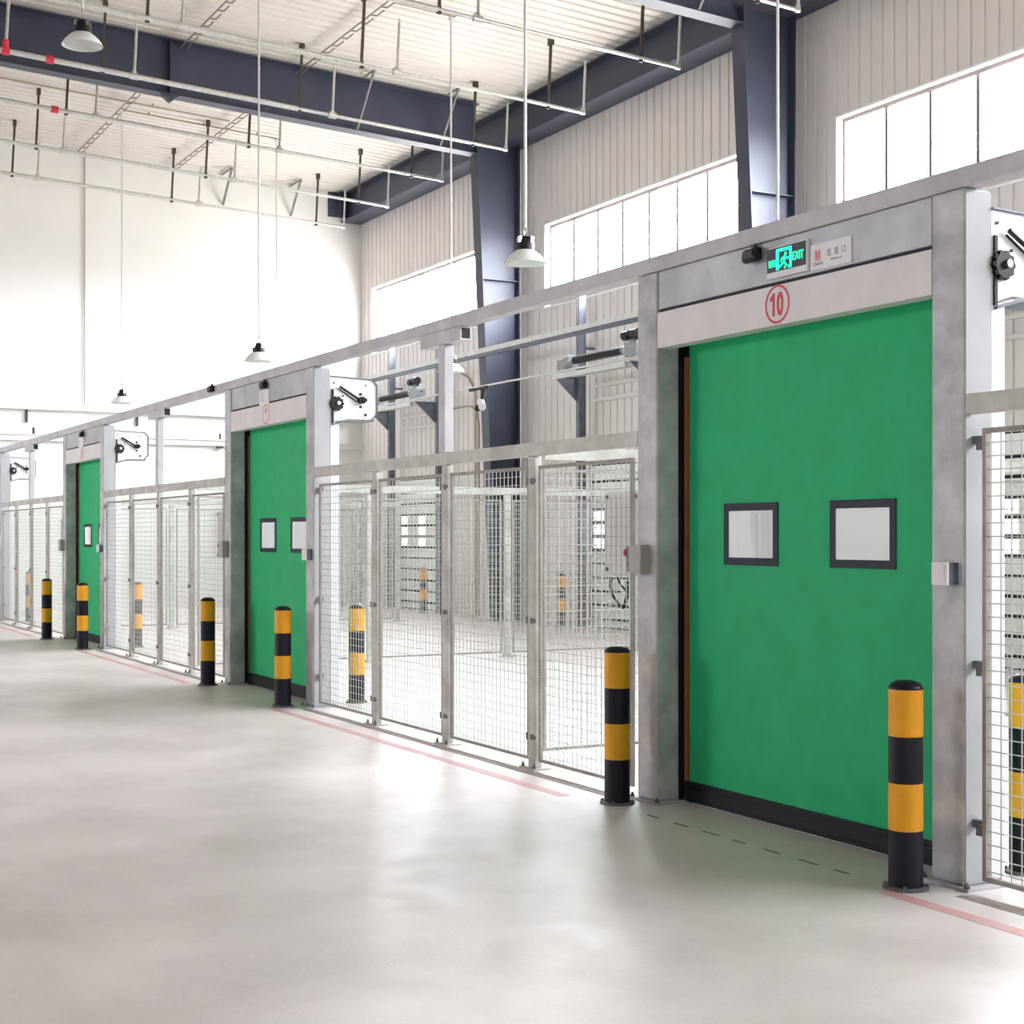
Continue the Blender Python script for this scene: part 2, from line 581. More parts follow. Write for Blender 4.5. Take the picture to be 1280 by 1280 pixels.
# steel frame: eave girder, columns and rafters
struct('beam_eave', MB().box(X_END, X_NEAR, 8.40, 8.92, 9.05, 9.08).box(X_END, X_NEAR, 8.56, 8.59, 9.08, 9.74).box(X_END, X_NEAR, 8.40, 8.92, 9.70, 9.725), NAVY)
struct('beam_stub', MB().box(X_END, X_END + 0.05, 8.08, 8.56, 9.17, 9.745).box(X_END, X_END + 0.25, 8.30, 8.33, 9.17, 9.745), NAVY)
for n, cx in enumerate(COLX):
    def yi(z):
        return 8.28 - 0.0485 * z
    web = MB().prism([(yi(0), 0), (8.73, 0), (8.73, 9.04), (yi(9.04), 9.04)], 0, cx - 0.008, cx + 0.008)
    c = struct('column_%d' % (n + 1), web, NAVY)
    obj('inner_flange', MB().prism([(yi(0) - 0.016, 0), (yi(0), 0), (yi(9.04), 9.04), (yi(9.04) - 0.016, 9.04)], 0, cx - 0.15, cx + 0.15), NAVY, c)
    obj('outer_flange', MB().box(cx - 0.15, cx + 0.15, 8.73, 8.75, 0, 9.04), NAVY, c)
    for z in (6.45, 3.1):
        obj('stiffener', MB().box(cx - 0.13, cx - 0.008, yi(z), 8.73, z, z + 0.012).box(cx + 0.008, cx + 0.13, yi(z), 8.73, z, z + 0.012), NAVY, c)
    ye = yi(9.04) + 0.05
    D = 0.97
    r = struct('beam_rafter_%d' % (n + 1), MB().prism([(Y_OPEN, zc(Y_OPEN) - D), (ye - 0.06, zc(ye - 0.06) - D), (ye - 0.06, zc(ye - 0.06) - 0.02), (Y_OPEN, zc(Y_OPEN) - 0.02)], 0, cx - 0.008, cx + 0.008), NAVY)
    for name, dz in (('bottom_flange', D), ('top_flange', 0.04)):
        obj(name, MB().prism([(Y_OPEN, zc(Y_OPEN) - dz - 0.018), (ye, zc(ye) - dz - 0.018), (ye, zc(ye) - dz), (Y_OPEN, zc(Y_OPEN) - dz)], 0, cx - 0.14, cx + 0.14), NAVY, r)
    for y in (2.02,):
        obj('splice_plate', MB().box(cx - 0.14, cx + 0.14, y - 0.012, y + 0.012, zc(y) - D, zc(y) - 0.05)
            .prism([(y - 0.16, zc(y) - D - 0.018), (y + 0.16, zc(y) - D - 0.018), (y, zc(y) - D - 0.14)], 0, cx - 0.01, cx + 0.13), NAVY, r)
    for y in (5.42, 7.08):
        b0 = Vector((cx + 0.12, y, zc(y) - D))
        b1 = Vector((cx + 0.74, y + 0.08, zc(y) - 0.05))
        obj('fly_brace', MB().tube(b0, b1, 0.026, 4).box(cx + 0.30, cx + 0.76, y + 0.05, y + 0.09, zc(y) - 0.065, zc(y) - 0.05), BRACE, r)
for k, y in enumerate((5.5, 7.13)):
    o = obj('fly_brace', MB().tube((X_END + 0.02, y + 0.02, zc(y) - 0.72), (X_END + 0.75, y, zc(y) - 0.04), 0.03, 4)
            .box(X_END, X_END + 0.78, y - 0.02, y + 0.02, zc(y) - 0.05, zc(y) - 0.03), BRACE, wall_end)

# cable trays and conduits under the roof
for y, which in ((2.25, 'nearer the middle of the hall'), (4.35, 'nearer the clerestory windows')):
    t = thing('cable_tray', 'thin ladder shaped cable tray under the roof, %s' % which, 'cable tray', (X_END, y, zc(y) - 0.125))
    L = 34.0
    obj('side_rail', MB().box(0.02, L, -0.035, -0.02, 0, 0.022), SEAM, t)
    rb = MB()
    k = 0.15
    while k < L:
        rb.box(k, k + 0.30, 0.075, 0.085, 0.0, 0.022).box(k, k + 0.025, -0.03, 0.085, 0.0, 0.02)
        k += 0.42
    obj('rungs', rb, SEAM, t, kind='stuff')
for x, y0, y1, lab in ((-29.42, -6.0, 4.30, 'thin brown conduit running up the roof slope behind the big rafter'),
                       (-30.03, 2.36, 5.56, 'thin conduit under the roof near the white end wall'),
                       (-21.65, 4.46, 5.52, 'thin conduit under the roof feeding a hanging lamp')):
    mb = MB().tube((0, 0, 0), (0, y1 - y0, zc(y1) - zc(y0)), 0.018, 6)
    for j in range(3):
        yy = (y1 - y0) * (0.15 + 0.35 * j)
        mb.box(-0.02, 0.02, yy - 0.015, yy + 0.015, zc(y0 + yy) - zc(y0) - 0.015, zc(y0 + yy) - zc(y0) + 0.05)
    o = obj('conduit', mb, CONDUIT, None, label=lab, category='conduit')
    o.location = (x, y0, zc(y0) - 0.07)
o = obj('conduit', MB().tube((0, 0, 4.46), (0, 0, zc(2.4) - 0.07), 0.016, 6), CONDUIT, None, label='thin vertical conduit on the white end wall', category='conduit')
o.location = (X_END + 0.035, 2.4, 0)

# ------------------------------------------------------------------ floor markings
fm = MB().box(-33.5, -15.95, -0.35, -0.27, 0, 0.0015)
obj('red_line', MB().box(-33.5, -25.0, -0.39, -0.31, 0, 0.0015).box(-21.6, -16.3, -0.39, -0.31, 0, 0.0015).box(-13.5, -8.1, -0.39, -0.31, 0, 0.0015).box(-5.25, 2.0, -0.39, -0.31, 0, 0.0015), REDLINE, floor)
for a, b in ((-33.5, -24.5), (-21.6, -16.2), (-13.35, -7.95), (-5.02, 2.0)):
    obj('joint_strip', MB().box(a, b, -0.135, -0.09, 0, 0.002), JOINT, floor)
for i in range(7):
    x = -7.32 + 0.27 * i
    obj('tape_dash', MB().box(x, x + 0.11 + 0.02 * (i % 3), -0.262, -0.243, 0, 0.0015), DASH, floor)


# ------------------------------------------------------------------ high speed doors
def make_door(loc, label, number, faded=False):
    W, PW, PD = 2.72, 0.21, 0.165
    t = thing('high_speed_door', label, 'door', loc)
    hw = W / 2
    for sgn in (-1, 1):
        x0, x1 = (-hw, -hw + PW) if sgn < 0 else (hw - PW, hw)
        p = obj('post', MB().box(x0, x1, 0, PD, 0.012, 3.185), GALV, t, bevel=0.012)
        obj('base_plate', MB().box(x0 - 0.05, x1 + 0.06, -0.04, PD + 0.04, 0.0, 0.012), GALV, p)
        for bx, by in ((x0 - 0.025, -0.02), (x1 + 0.035, -0.02), (x1 + 0.035, PD + 0.02)):
            obj('bolt', MB().lathe([(0.014, 0.012), (0.014, 0.024), (0.008, 0.024), (0.008, 0.038)], 6, (bx, by, 0)), GREY_FLANGE, p)
    for z in (2.02, 1.0, 0.28):
        obj('clamp', MB().box(hw, hw + 0.06, 0.045, 0.075, z, z + 0.035).box(hw + 0.04, hw + 0.085, 0.03, 0.055, z - 0.03, z + 0.02), GREY_FLANGE, t)
    obj('header_panel', MB().box(-hw + PW + 0.006, hw - PW - 0.010, 0.012, 0.14, 2.957, 3.184), GALVD, t, bevel=0.005)
    fa = obj('fascia', MB().box(-hw + PW + 0.004, hw - PW - 0.004, 0.004, 0.10, 2.725, 2.937), GALVF, t)
    obj('gap_shade_strip', MB().box(-hw + PW + 0.001, hw - PW - 0.001, 0.03, 0.09, 2.9372, 2.9568).box(hw - PW - 0.008, hw - PW - 0.001, 0.03, 0.09, 2.957, 3.18), BLACKR, t)  # black strips set into the gaps to imitate the shade inside
    paint = REDP if faded else RED
    nx = -6.462 + 6.463
    obj('number_ring', ring(MB(), nx, 2.836, 0.091, 0.1035, 0.0025, 0.0045), paint, fa)
    if number == '10':
        obj('digit', MB().box(nx - 0.041, nx - 0.022, 0.0025, 0.0045, 2.775, 2.897).prism([(nx - 0.022, 2.897), (nx - 0.022, 2.872), (nx - 0.062, 2.852), (nx - 0.062, 2.872), (nx - 0.036, 2.897)], 1, 0.0024, 0.0046), paint, fa)
        text('digit', '0', 0.165, paint, (nx + 0.024, 0.0032, 2.836), fa, 0.006, 0.66)
    else:
        text('digit', number, 0.165, paint, (nx, 0.0032, 2.836), fa, 0.006, 0.75)
    cx0, cx1 = -hw + PW + 0.06, hw - PW + 0.02
    cu = obj('curtain', MB().box(cx0, cx1, 0.198, 0.204, 0.13, 1.437).box(cx0, cx1, 0.198, 0.204, 1.788, 2.80).box(cx0, -0.735, 0.198, 0.204, 1.437, 1.788)
             .box(-0.239, 0.202, 0.198, 0.204, 1.437, 1.788).box(0.698, cx1, 0.198, 0.204, 1.437, 1.788), GREEN, t)
    for wx0 in (-0.737, 0.200):
        wx1 = wx0 + 0.50
        zb, zt, bd = 1.435, 1.79, 0.044
        obj('window_frame', MB().box(wx0, wx0 + bd, 0.192, 0.198, zb, zt).box(wx1 - bd, wx1, 0.192, 0.198, zb, zt)
            .box(wx0 + bd, wx1 - bd, 0.192, 0.198, zb, zb + bd).box(wx0 + bd, wx1 - bd, 0.192, 0.198, zt - bd, zt), VFRAME, cu)
        obj('window_pane', MB().box(wx0 + bd, wx1 - bd, 0.1950, 0.1965, zb + bd, zt - bd), VPANE, cu)
    obj('bottom_bar', MB().box(-hw + PW + 0.03, hw - PW + 0.02, 0.180, 0.222, 0.008, 0.13).box(-hw + PW + 0.03, hw - PW + 0.02, 0.172, 0.180, 0.035, 0.10), BLACKR, t, bevel=0.004)
    for sgn in (-1, 1):
        xg = -hw + PW if sgn < 0 else hw - PW
        g = obj('guide_channel', MB().box(xg - 0.02, xg + 0.075, 0.205, 0.25, 0, 2.75).box(xg - 0.02, xg + 0.018, 0.166, 0.205, 0, 2.75) if sgn < 0 else
                MB().box(xg - 0.06, xg + 0.02, 0.205, 0.25, 0, 2.75).box(xg - 0.018, xg + 0.02, 0.166, 0.205, 0, 2.75), BLACKR, t)
        if sgn < 0:
            obj('rust_strip', MB().box(xg + 0.022, xg + 0.05, 0.186, 0.205, 0, 2.68), RUST, t)
    obj('side_sheet', MB().box(hw, hw + 0.004, 0.006, PD - 0.004, 0.03, 3.17), GALVS, t)
    # white cover of the guide and the end plate of the roller case
    obj('side_cover', MB().box(hw - 0.12, hw - 0.002, PD + 0.002, 0.255, 0.0, 2.67), WHITE, t, bevel=0.004)
    obj('side_cover', MB().box(-hw + 0.002, -hw + 0.12, PD + 0.002, 0.255, 0.0, 2.67), WHITE, t, bevel=0.004)
    obj('roller', MB().tube((-hw + 0.02, 0.40, 2.90), (hw - 0.02, 0.40, 2.90), 0.15, 20), GREEN, t, smooth=True)
    for sx in (-hw, hw - 0.008):
        poly = [(PD + 0.002, 2.67), (0.30, 2.71), (0.58, 2.705), (0.635, 2.76), (0.635, 3.03), (0.585, 3.085), (PD + 0.002, 3.10)]
        sp = obj('side_plate', MB().prism(poly, 0, sx, sx + 0.008), WHITE, t)
        if sx > 0:
            X = sx + 0.008
            obj('plate_edge', MB().prism([(0.58, 2.70), (0.64, 2.757), (0.64, 3.033), (0.588, 3.09), (PD, 3.108), (PD, 3.10), (0.585, 3.083), (0.634, 3.03), (0.634, 2.76), (0.577, 2.707)], 0, X - 0.03, X + 0.016), TRACK, sp)
            obj('lever', MB().tube((X + 0.03, 0.25, 3.005), (X + 0.03, 0.45, 2.89), 0.013, 6).tube((X + 0.015, 0.245, 2.985), (X + 0.015, 0.43, 2.87), 0.006, 6), BLACKP, sp)
            obj('pivot_knob', MB().tube((X, 0.47, 2.885), (X + 0.06, 0.47, 2.885), 0.034, 12).tube((X + 0.06, 0.49, 2.885), (X + 0.075, 0.49, 2.885), 0.02, 10), BLACKP, sp)
            sb = MB().tube((X, 0.225, 2.845), (X + 0.03, 0.225, 2.845), 0.06, 10)
            for q in range(10):
                a = 2 * PI * q / 10
                sb.tube((X + 0.004, 0.225 + 0.055 * math.cos(a), 2.845 + 0.055 * math.sin(a)), (X + 0.026, 0.225 + 0.055 * math.cos(a), 2.845 + 0.055 * math.sin(a)), 0.016, 5)
            obj('sprocket', sb, BLACKP, sp)
            obj('hub', MB().tube((X + 0.03, 0.235, 2.85), (X + 0.05, 0.235, 2.85), 0.02, 10), CHROME, sp)
            obj('edge_strip', MB().box(X, X + 0.012, PD + 0.012, PD + 0.03, 2.66, 2.98), BLACKP, sp)
            for by, bz in ((0.47, 2.945), (0.47, 2.825), (0.29, 2.92), (0.52, 3.03), (0.52, 2.75), (0.2, 3.04)):
                obj('bolt', MB().tube((X, by, bz), (X + 0.008, by, bz), 0.014 if bz < 2.95 and by > 0.4 else 0.008, 8), LENS, sp)
            obj('bottom_tray', MB().prism([(PD + 0.02, 2.655), (0.34, 2.70), (0.60, 2.70), (0.60, 2.69), (0.34, 2.685), (PD + 0.02, 2.642)], 0, X - 0.2, X + 0.02), TRACK, sp)
    return t


DOORS = [-6.463, -14.717, -23.038, -31.30]
names = ['tall green roll-up door numbered 10 under a green exit sign',
         'green roll-up door with faded number, next one beyond door 10',
         'narrow looking green roll-up door, third along the mesh fence',
         'farthest roll-up door frame, mostly past the left end']
for x, lab, num, fd in zip(DOORS, names, ('10', '9', '8', '7'), (False, True, True, True)):
    make_door((x, 0, 0), lab, num, fd)

# ------------------------------------------------------------------ galvanised head beam over doors and fences
bm_ = thing('head_beam', 'long galvanised square beam running over the doors and fences', 'beam', (0, 0, 3.187))
obj('beam_tube', MB().box(X_END + 0.01, 4.0, 0.0, 0.10, 0.0, 0.095), GALVB, bm_, bevel=0.008)
for k, x in enumerate((-10.55, -18.82, -27.09, -2.28)):
    br = obj('bracket', MB().box(x - 0.44, x + 0.28, 0.0, 0.012, -0.105, -0.002).box(x - 0.44, x + 0.28, 0.083, 0.095, -0.105, -0.002)
             .box(x - 0.44, x + 0.28, 0.012, 0.083, -0.105, -0.093).box(x - 0.44, x + 0.28, 0.012, 0.083, -0.014, -0.002), GALVB, bm_)
    obj('end_shade_fill', MB().box(x - 0.43, x + 0.272, 0.012, 0.083, -0.093, -0.014), BLACKP, br)  # solid black fill imitating the shaded inside of the hollow tube

# ------------------------------------------------------------------ mesh fences
PITCH = 0.06
_wire_cache = {}


def wire_mesh(L, z0, z1):
    key = (round(L, 3), z0, z1)
    if key not in _wire_cache:
        mb = MB()
        r = 0.0031
        n = int((L - 0.02) / PITCH)
        off = (L - n * PITCH) / 2
        for i in range(n + 1):
            x = off + i * PITCH
            mb.tube((x, 0.0, z0), (x, 0.0, z1), r, 4, cap=False)
        z = z1 - PITCH
        while z > z0:
            mb.tube((0, 0.005, z), (L, 0.005, z), r, 4, cap=False)
            z -= PITCH
        _wire_cache[key] = mb.mesh('wire_mesh', WIRE)
    return _wire_cache[key]


def panel(parent, x0, x1, y=0.03, z0=0.055, z1=2.085):
    mb = MB()
    a = 0.022
    mb.box(x0, x0 + a, y - 0.012, y + 0.012, z0, z1).box(x1 - a, x1, y - 0.012, y + 0.012, z0, z1)
    mb.box(x0 + a, x1 - a, y - 0.012, y + 0.012, z0, z0 + a).box(x0 + a, x1 - a, y - 0.012, y + 0.012, z1 - a, z1)
    p = obj('mesh_panel', mb, PFRAME, parent)
    wm = obj('wire_mesh', wire_mesh(round(x1 - x0 - 0.01, 3), z0 + 0.005, z1 - 0.005), None, p, kind='stuff')
    wm.location = (x0 + 0.005, y, 0)
    return p


def fpost(parent, x, top=2.15, clamps=True, y=0.0, w=0.09):
    p = obj('post', MB().box(x - w / 2, x + w / 2, y, y + 0.06, 0.012, top), FENCE, parent, bevel=0.006)
    obj('base_plate', MB().box(x - 0.10, x + 0.10, y - 0.04, y + 0.10, 0, 0.012), FENCE, p)
    for bx in (x - 0.08, x + 0.08):
        obj('bolt', MB().lathe([(0.011, 0.012), (0.011, 0.03), (0.006, 0.03), (0.006, 0.045)], 6, (bx, y - 0.02, 0)), GREY_FLANGE, p)
    if clamps:
        for z in (1.98, 1.02, 0.22):
            obj('clamp', MB().tube((x + 0.02, y - 0.012, z), (x + 0.02, y, z), 0.02, 8).box(x + 0.015, x + w / 2 + 0.03, y - 0.016, y - 0.004, z - 0.012, z + 0.012)
                , GREY_FLANGE, p)
            obj('clip', MB().box(x - w / 2 - 0.03, x - w / 2, y + 0.0, y + 0.02, z - 0.025, z + 0.025), GREY_FLANGE, p)
    return p


def fence_bay(xa, xb, posts, label, upper):
    """front fence between the right post of one door (xa) and the left post of the next (xb)"""
    t = thing('mesh_fence', label, 'fence', ((xa + xb) / 2, 0, 0), 'mesh fence bays along the hall')
    o = (xa + xb) / 2
    obj('top_rail', MB().box(xa - o + 0.006, xb - o - 0.002, 0.0, 0.05, 2.152, 2.245), FENCE, t, bevel=0.006)
    for x in posts:
        fpost(t, x - o)
    if upper is not None:
        obj('upper_post', MB().box(upper - o - 0.055, upper - o + 0.055, 0.0, 0.08, 2.247, 3.08), GALVB, t, bevel=0.006)
    edges = [xa + 0.045] + list(posts) + [xb - 0.045]
    for i in range(len(edges) - 1):
        a = edges[i] + (0.045 if i == 0 else 0.07)
        b = edges[i + 1] - (0.045 if i == len(edges) - 2 else 0.07)
        panel(t, a - o, b - o)
    return t


hw = 1.36
fence_bay(DOORS[1] + hw, DOORS[0] - hw, (-11.93, -10.55, -9.165), 'mesh fence between door 10 and the next green door', -10.60)
fence_bay(DOORS[2] + hw, DOORS[1] - hw, (-20.20, -18.81, -17.42), 'mesh fence between the second and third green doors', -18.86)
fence_bay(DOORS[3] + hw, DOORS[2] - hw, (-28.47, -27.08, -25.69), 'mesh fence beyond the third green door, farthest in view', -27.13)
fence_bay(DOORS[0] + hw, 0.40, (-3.66, -2.28, -0.9), 'mesh fence right of door 10, cut by the picture edge', None)

for xp, y0, lab in ((-9.50, 0.30, 'inner mesh partition behind the fence just left of door 10'),
                    (-17.80, 0.22, 'inner mesh partition behind the second green door'),
                    (-26.10, 0.80, 'inner mesh partition behind the third green door')):
    t = thing('mesh_partition', lab, 'fence', (xp, 0, 0), 'inner mesh partitions', rotz=PI / 2)
    ys = [y0, 2.45 if xp > -20 else 2.22, 4.42, 6.50]
    # local x runs into the bay (world +y), local y points to world -x
    for k, y in enumerate(ys):
        if k:
            fpost(t, y, 2.15, clamps=False)
    obj('top_rail', MB().box(y0, ys[-1] + 0.05, 0.0, 0.05, 2.152, 2.245), FENCE, t)
    for k in range(3):
        panel(t, ys[k] + (0.0 if k == 0 else 0.08), ys[k + 1] - 0.08)

# ------------------------------------------------------------------ bollards
def make_bollard(loc, label):
    t = thing('bollard', label, 'bollard', loc, 'yellow and black bollards')
    R = 0.0775
    obj('lower_tube', MB().lathe([(R, 0.012), (R, 0.268)], 28, cap=False), BLKPAINT, t, smooth=True)
    obj('yellow_band', MB().lathe([(R + 0.0006, 0.268), (R + 0.0006, 0.482)], 28, cap=False), YEL, t, smooth=True)
    obj('black_band', MB().lathe([(R, 0.482), (R, 0.694)], 28, cap=False), BLKPAINT, t, smooth=True)
    obj('yellow_band', MB().lathe([(R + 0.0006, 0.694), (R + 0.0006, 0.906)], 28, cap=False), YEL, t, smooth=True)
    obj('cap', MB().lathe([(R + 0.0008, 0.906), (R + 0.001, 0.914), (R - 0.012, 0.932), (R - 0.035, 0.943), (0.012, 0.947), (0.001, 0.947)], 28), BLKPAINT, t, smooth=True)
    fl = obj('flange', MB().lathe([(0.105, 0), (0.105, 0.01), (0.09, 0.013), (R, 0.014)], 28), GREY_FLANGE, t, smooth=True)
    for q in range(4):
        a = PI / 4 + q * PI / 2
        obj('bolt', MB().lathe([(0.009, 0.012), (0.009, 0.024), (0.004, 0.026)], 6, (0.092 * math.cos(a), 0.092 * math.sin(a), 0)), GREY_FLANGE, fl)
    obj('ring_hook', MB().box(-R - 0.02, -R + 0.002, -0.01, 0.01, 0.385, 0.45), BLKPAINT, t)
    return t


b0 = make_bollard((-5.25, -0.215, 0), 'black and yellow bollard standing before door 10, right of centre')
for loc, lab in (((-7.735, -0.20, 0), 'black and yellow bollard at the left post of door 10'),
                 ((-13.60, -0.215, 0), 'black and yellow bollard before the second green door'),
                 ((-15.93, -0.23, 0), 'black and yellow bollard beside the second door\'s left post'),
                 ((-21.82, -0.26, 0), 'black and yellow bollard before the third green door'),
                 ((-24.27, -0.27, 0), 'black and yellow bollard beside the third door\'s left post'),
                 ((-5.23, 0.52, 0), 'bollard seen through the mesh right of door 10'),
                 ((-13.615, 0.54, 0), 'bollard behind the mesh just right of the second green door'),
                 ((-21.90, 0.53, 0), 'bollard behind the mesh just right of the third green door'),
                 ((-29.45, 0.44, 0), 'pale bollard behind the farthest mesh fence'),
                 ((-23.18, 8.35, 0), 'distant bollard by the dock door behind the mesh, left of door 10'),
                 ((-28.95, 8.35, 0), 'distant bollard by the farthest dock door behind the mesh')):
    dup(b0, loc, lab)

# ------------------------------------------------------------------ signs, sensors, boxes on the doors
def exit_sign():
    x, z = -6.366, 3.056
    t = thing('exit_sign', 'lit green EXIT sign with running man over door 10', 'sign', (x, 0.012, z))
    obj('housing', MB().box(-0.165, 0.165, -0.022, 0.0, -0.083, 0.083), WHITE, t, bevel=0.004)
    obj('dark_face', MB().box(-0.162, 0.157, -0.025, -0.022, -0.05, 0.075), LENS, t)
    obj('lower_strip', MB().box(-0.165, 0.03, -0.0245, -0.022, -0.081, -0.052), SIGN, t)
    y = -0.026
    fr = MB()
    fr.box(-0.083, -0.060, y - 0.001, y, -0.045, 0.066).box(0.030, 0.046, y - 0.001, y, -0.045, 0.066).box(-0.060, 0.030, y - 0.001, y, 0.050, 0.066).box(0.018, 0.030, y - 0.001, y, -0.045, -0.030)
    obj('door_symbol', fr, EXITG, t)
    man = MB()
    man.tube((-0.004, y, 0.032), (-0.004, y - 0.001, 0.032), 0.0095, 12)
    for p, q, w in (((-0.010, 0.020), (-0.018, -0.012), 0.010), ((-0.018, -0.010), (-0.040, -0.022), 0.0065), ((-0.040, -0.022), (-0.056, -0.030), 0.006), ((-0.014, -0.010), (0.002, -0.026), 0.0065),
                    ((0.002, -0.026), (-0.012, -0.042), 0.006), ((-0.010, 0.018), (0.012, 0.006), 0.005), ((0.012, 0.006), (0.024, 0.012), 0.0045), ((-0.012, 0.018), (-0.036, 0.012), 0.005), ((-0.036, 0.012), (-0.044, -0.004), 0.0045)):
        d = Vector((q[0] - p[0], 0, q[1] - p[1])).normalized()
        nrm = Vector((-d.z, 0, d.x)) * w * 0.8
        P_, Q_ = Vector((p[0], 0, p[1])) - d * w * 0.4, Vector((q[0], 0, q[1])) + d * w * 0.4
        man.prism([(v.x, v.z) for v in (P_ - nrm, Q_ - nrm, Q_ + nrm, P_ + nrm)], 1, y - 0.001, y)
    obj('running_man', man, EXITG, t)
    text('exit_lettering', 'EXIT', 0.062, EXITG, (0.099, y, 0.010), t, 0.0008, 0.72)
    text('chinese_lettering', '安全出口', 0.042, EXITG, (-0.116, y, -0.004), t, 0.0006, 0.40)
    return t


exit_sign()
t = thing('notice_sign', 'white notice plate with red emblem right of the exit sign', 'sign', (-6.033, 0.008, 3.035))
obj('plate', MB().box(-0.157, 0.157, -0.004, 0.004, -0.066, 0.066), SIGN, t)
em = MB()
em.box(-0.118, -0.100, -0.0052, -0.004, -0.012, 0.026).box(-0.096, -0.078, -0.0052, -0.004, -0.012, 0.026).box(-0.100, -0.096, -0.0052, -0.004, 0.004, 0.010)
em.box(-0.118, -0.076, -0.0052, -0.004, -0.020, -0.014).box(-0.116, -0.104, -0.0052, -0.004, 0.026, 0.034).box(-0.090, -0.078, -0.0052, -0.004, 0.026, 0.034)
obj('emblem', em, REDP, t)
text('emblem_name', 'Zhuzhou', 0.024, INK, (-0.094, -0.0045, -0.036), t, 0.0004, 0.85)
for i, ch in enumerate('出货口'):
    text('chinese_letter', ch, 0.042, INK, (-0.010 + 0.056 * i, -0.0045, 0.008 + 0.0 * i), t, 0.0002, 0.85)
text('english_line', 'Delivery exit', 0.015, INK, (0.045, -0.0045, -0.030), t, 0.0, 1.15)

for x, z, lab in ((-14.78, 3.01, 'small white sheet above the second green door'), (-23.15, 3.0, 'small white sheet above the third green door')):
    s = thing('paper_notice', lab, 'sign', (x, 0.008, z))
    obj('sheet', MB().box(-0.15, 0.15, -0.003, 0.004, -0.075, 0.075), SIGN, s)
    mk = MB()
    for k in range(4):
        mk.box(-0.10, -0.02, -0.0036, -0.003, 0.04 - 0.025 * k, 0.047 - 0.025 * k)
    obj('print', mk, INK, s)


def sensor(loc, lab):
    t = thing('motion_sensor', lab, 'sensor', loc)
    obj('body', MB().prism([(-0.045, -0.04), (-0.055, -0.022), (-0.05, 0.022), (-0.03, 0.036), (0.0, 0.036), (0.0, -0.03), (-0.02, -0.043)], 0, -0.06, 0.06), BLACKP, t, bevel=0.012)
    obj('bracket', MB().box(-0.015, 0.015, -0.02, 0.0, 0.036, 0.055), HANGER, t)
    obj('lens', MB().box(-0.04, 0.04, -0.057, -0.052, -0.014, 0.016), LENS, t)
    return t


sensor((-6.645, 0.0, 3.125), 'black motion sensor left of the exit sign')
sensor((-14.72, 0.0, 3.13), 'black motion sensor above the second door\'s white sheet')
sensor((-22.97, 0.0, 3.12), 'black motion sensor above the third green door')
sensor((-16.50, 0.0, 3.245), 'black box sensor on the beam left of the second door')


def control_box(loc, lab, cable=True):
    t = thing('control_box', lab, 'control box', loc)
    obj('housing', MB().box(0, 0.13, -0.07, 0, 0, 0.175), BOXG, t, bevel=0.006)
    pl = obj('button_plate', MB().box(-0.035, 0, -0.06, -0.005, 0.01, 0.165), TRACK, t)
    obj('red_button', MB().tube((-0.035, -0.035, 0.125), (-0.05, -0.035, 0.125), 0.014, 12).tube((-0.05, -0.035, 0.125), (-0.075, -0.035, 0.125), 0.026, 14), REDBTN, pl)
    obj('white_button', MB().tube((-0.035, -0.045, 0.05), (-0.066, -0.045, 0.05), 0.024, 12), SIGN, pl)
    return t


for dx, lab in ((DOORS[0], 'grey control box with red button beside door 10'), (DOORS[1], 'grey control box on the second door\'s left post'), (DOORS[2], 'grey control box on the third door\'s left post')):
    control_box((dx - hw - 0.0 + 0.01, 0.0, 1.375), lab)
for dx, lab in ((DOORS[0], 'white wall switch on the right post of door 10'), (DOORS[1], 'white switch on the second door\'s right post'), (DOORS[2], 'white switch on the third door\'s right post')):
    s = thing('switch_box', lab, 'switch', (dx + 1.272, 0, 1.43))
    obj('back_box', MB().box(-0.045, 0.05, -0.055, 0.0, -0.05, 0.05), TRACK, s)
    fp = obj('face_plate', MB().box(-0.05, 0.05, -0.068, -0.055, -0.053, 0.053), SIGN, s, bevel=0.003)
    obj('rocker', MB().box(-0.034, 0.034, -0.072, -0.068, -0.036, 0.036), SIGN, fp)
for dx, lab in ((DOORS[0], 'pale grey back plate behind the mesh beside door 10'), (DOORS[1], 'pale grey back plate behind the mesh left of the second door'), (DOORS[2], 'pale grey back plate behind the mesh left of the third door')):
    s = thing('mounting_plate', lab, 'plate', (dx - hw - 0.30, 0.075, 1.62))
    obj('plate', MB().box(-0.20, 0.20, 0, 0.02, -0.26, 0.26), CABG, s)
    cl = MB()
    for q in (-1, 1):
        for r in (-1, 1):
            cl.box(q * 0.17 - 0.012, q * 0.17 + 0.012, -0.012, 0.0, r * 0.23 - 0.012, r * 0.23 + 0.012)
    obj('clips', cl, GREY_FLANGE, s)
c = thing('cable_loop', 'black cable loop hanging under the control box of door 10', 'cable', (-8.14, 0.09, 1.34))
pts = [(-0.13, 0.0, 0.0), (-0.135, 0.0, -0.06), (-0.10, 0.0, -0.12), (-0.05, 0.0, -0.16), (0.02, 0.0, -0.19), (0.06, 0.0, -0.12), (0.06, 0, -0.02)]
obj('cable', MB().path(pts, 0.011, 8), BLACKP, c)
obj('cable', MB().path([(-0.05, 0.0, 0.0), (-0.02, 0, -0.04), (0.03, 0.0, -0.07), (0.06, 0, -0.08)], 0.009, 8), BLACKP, c)

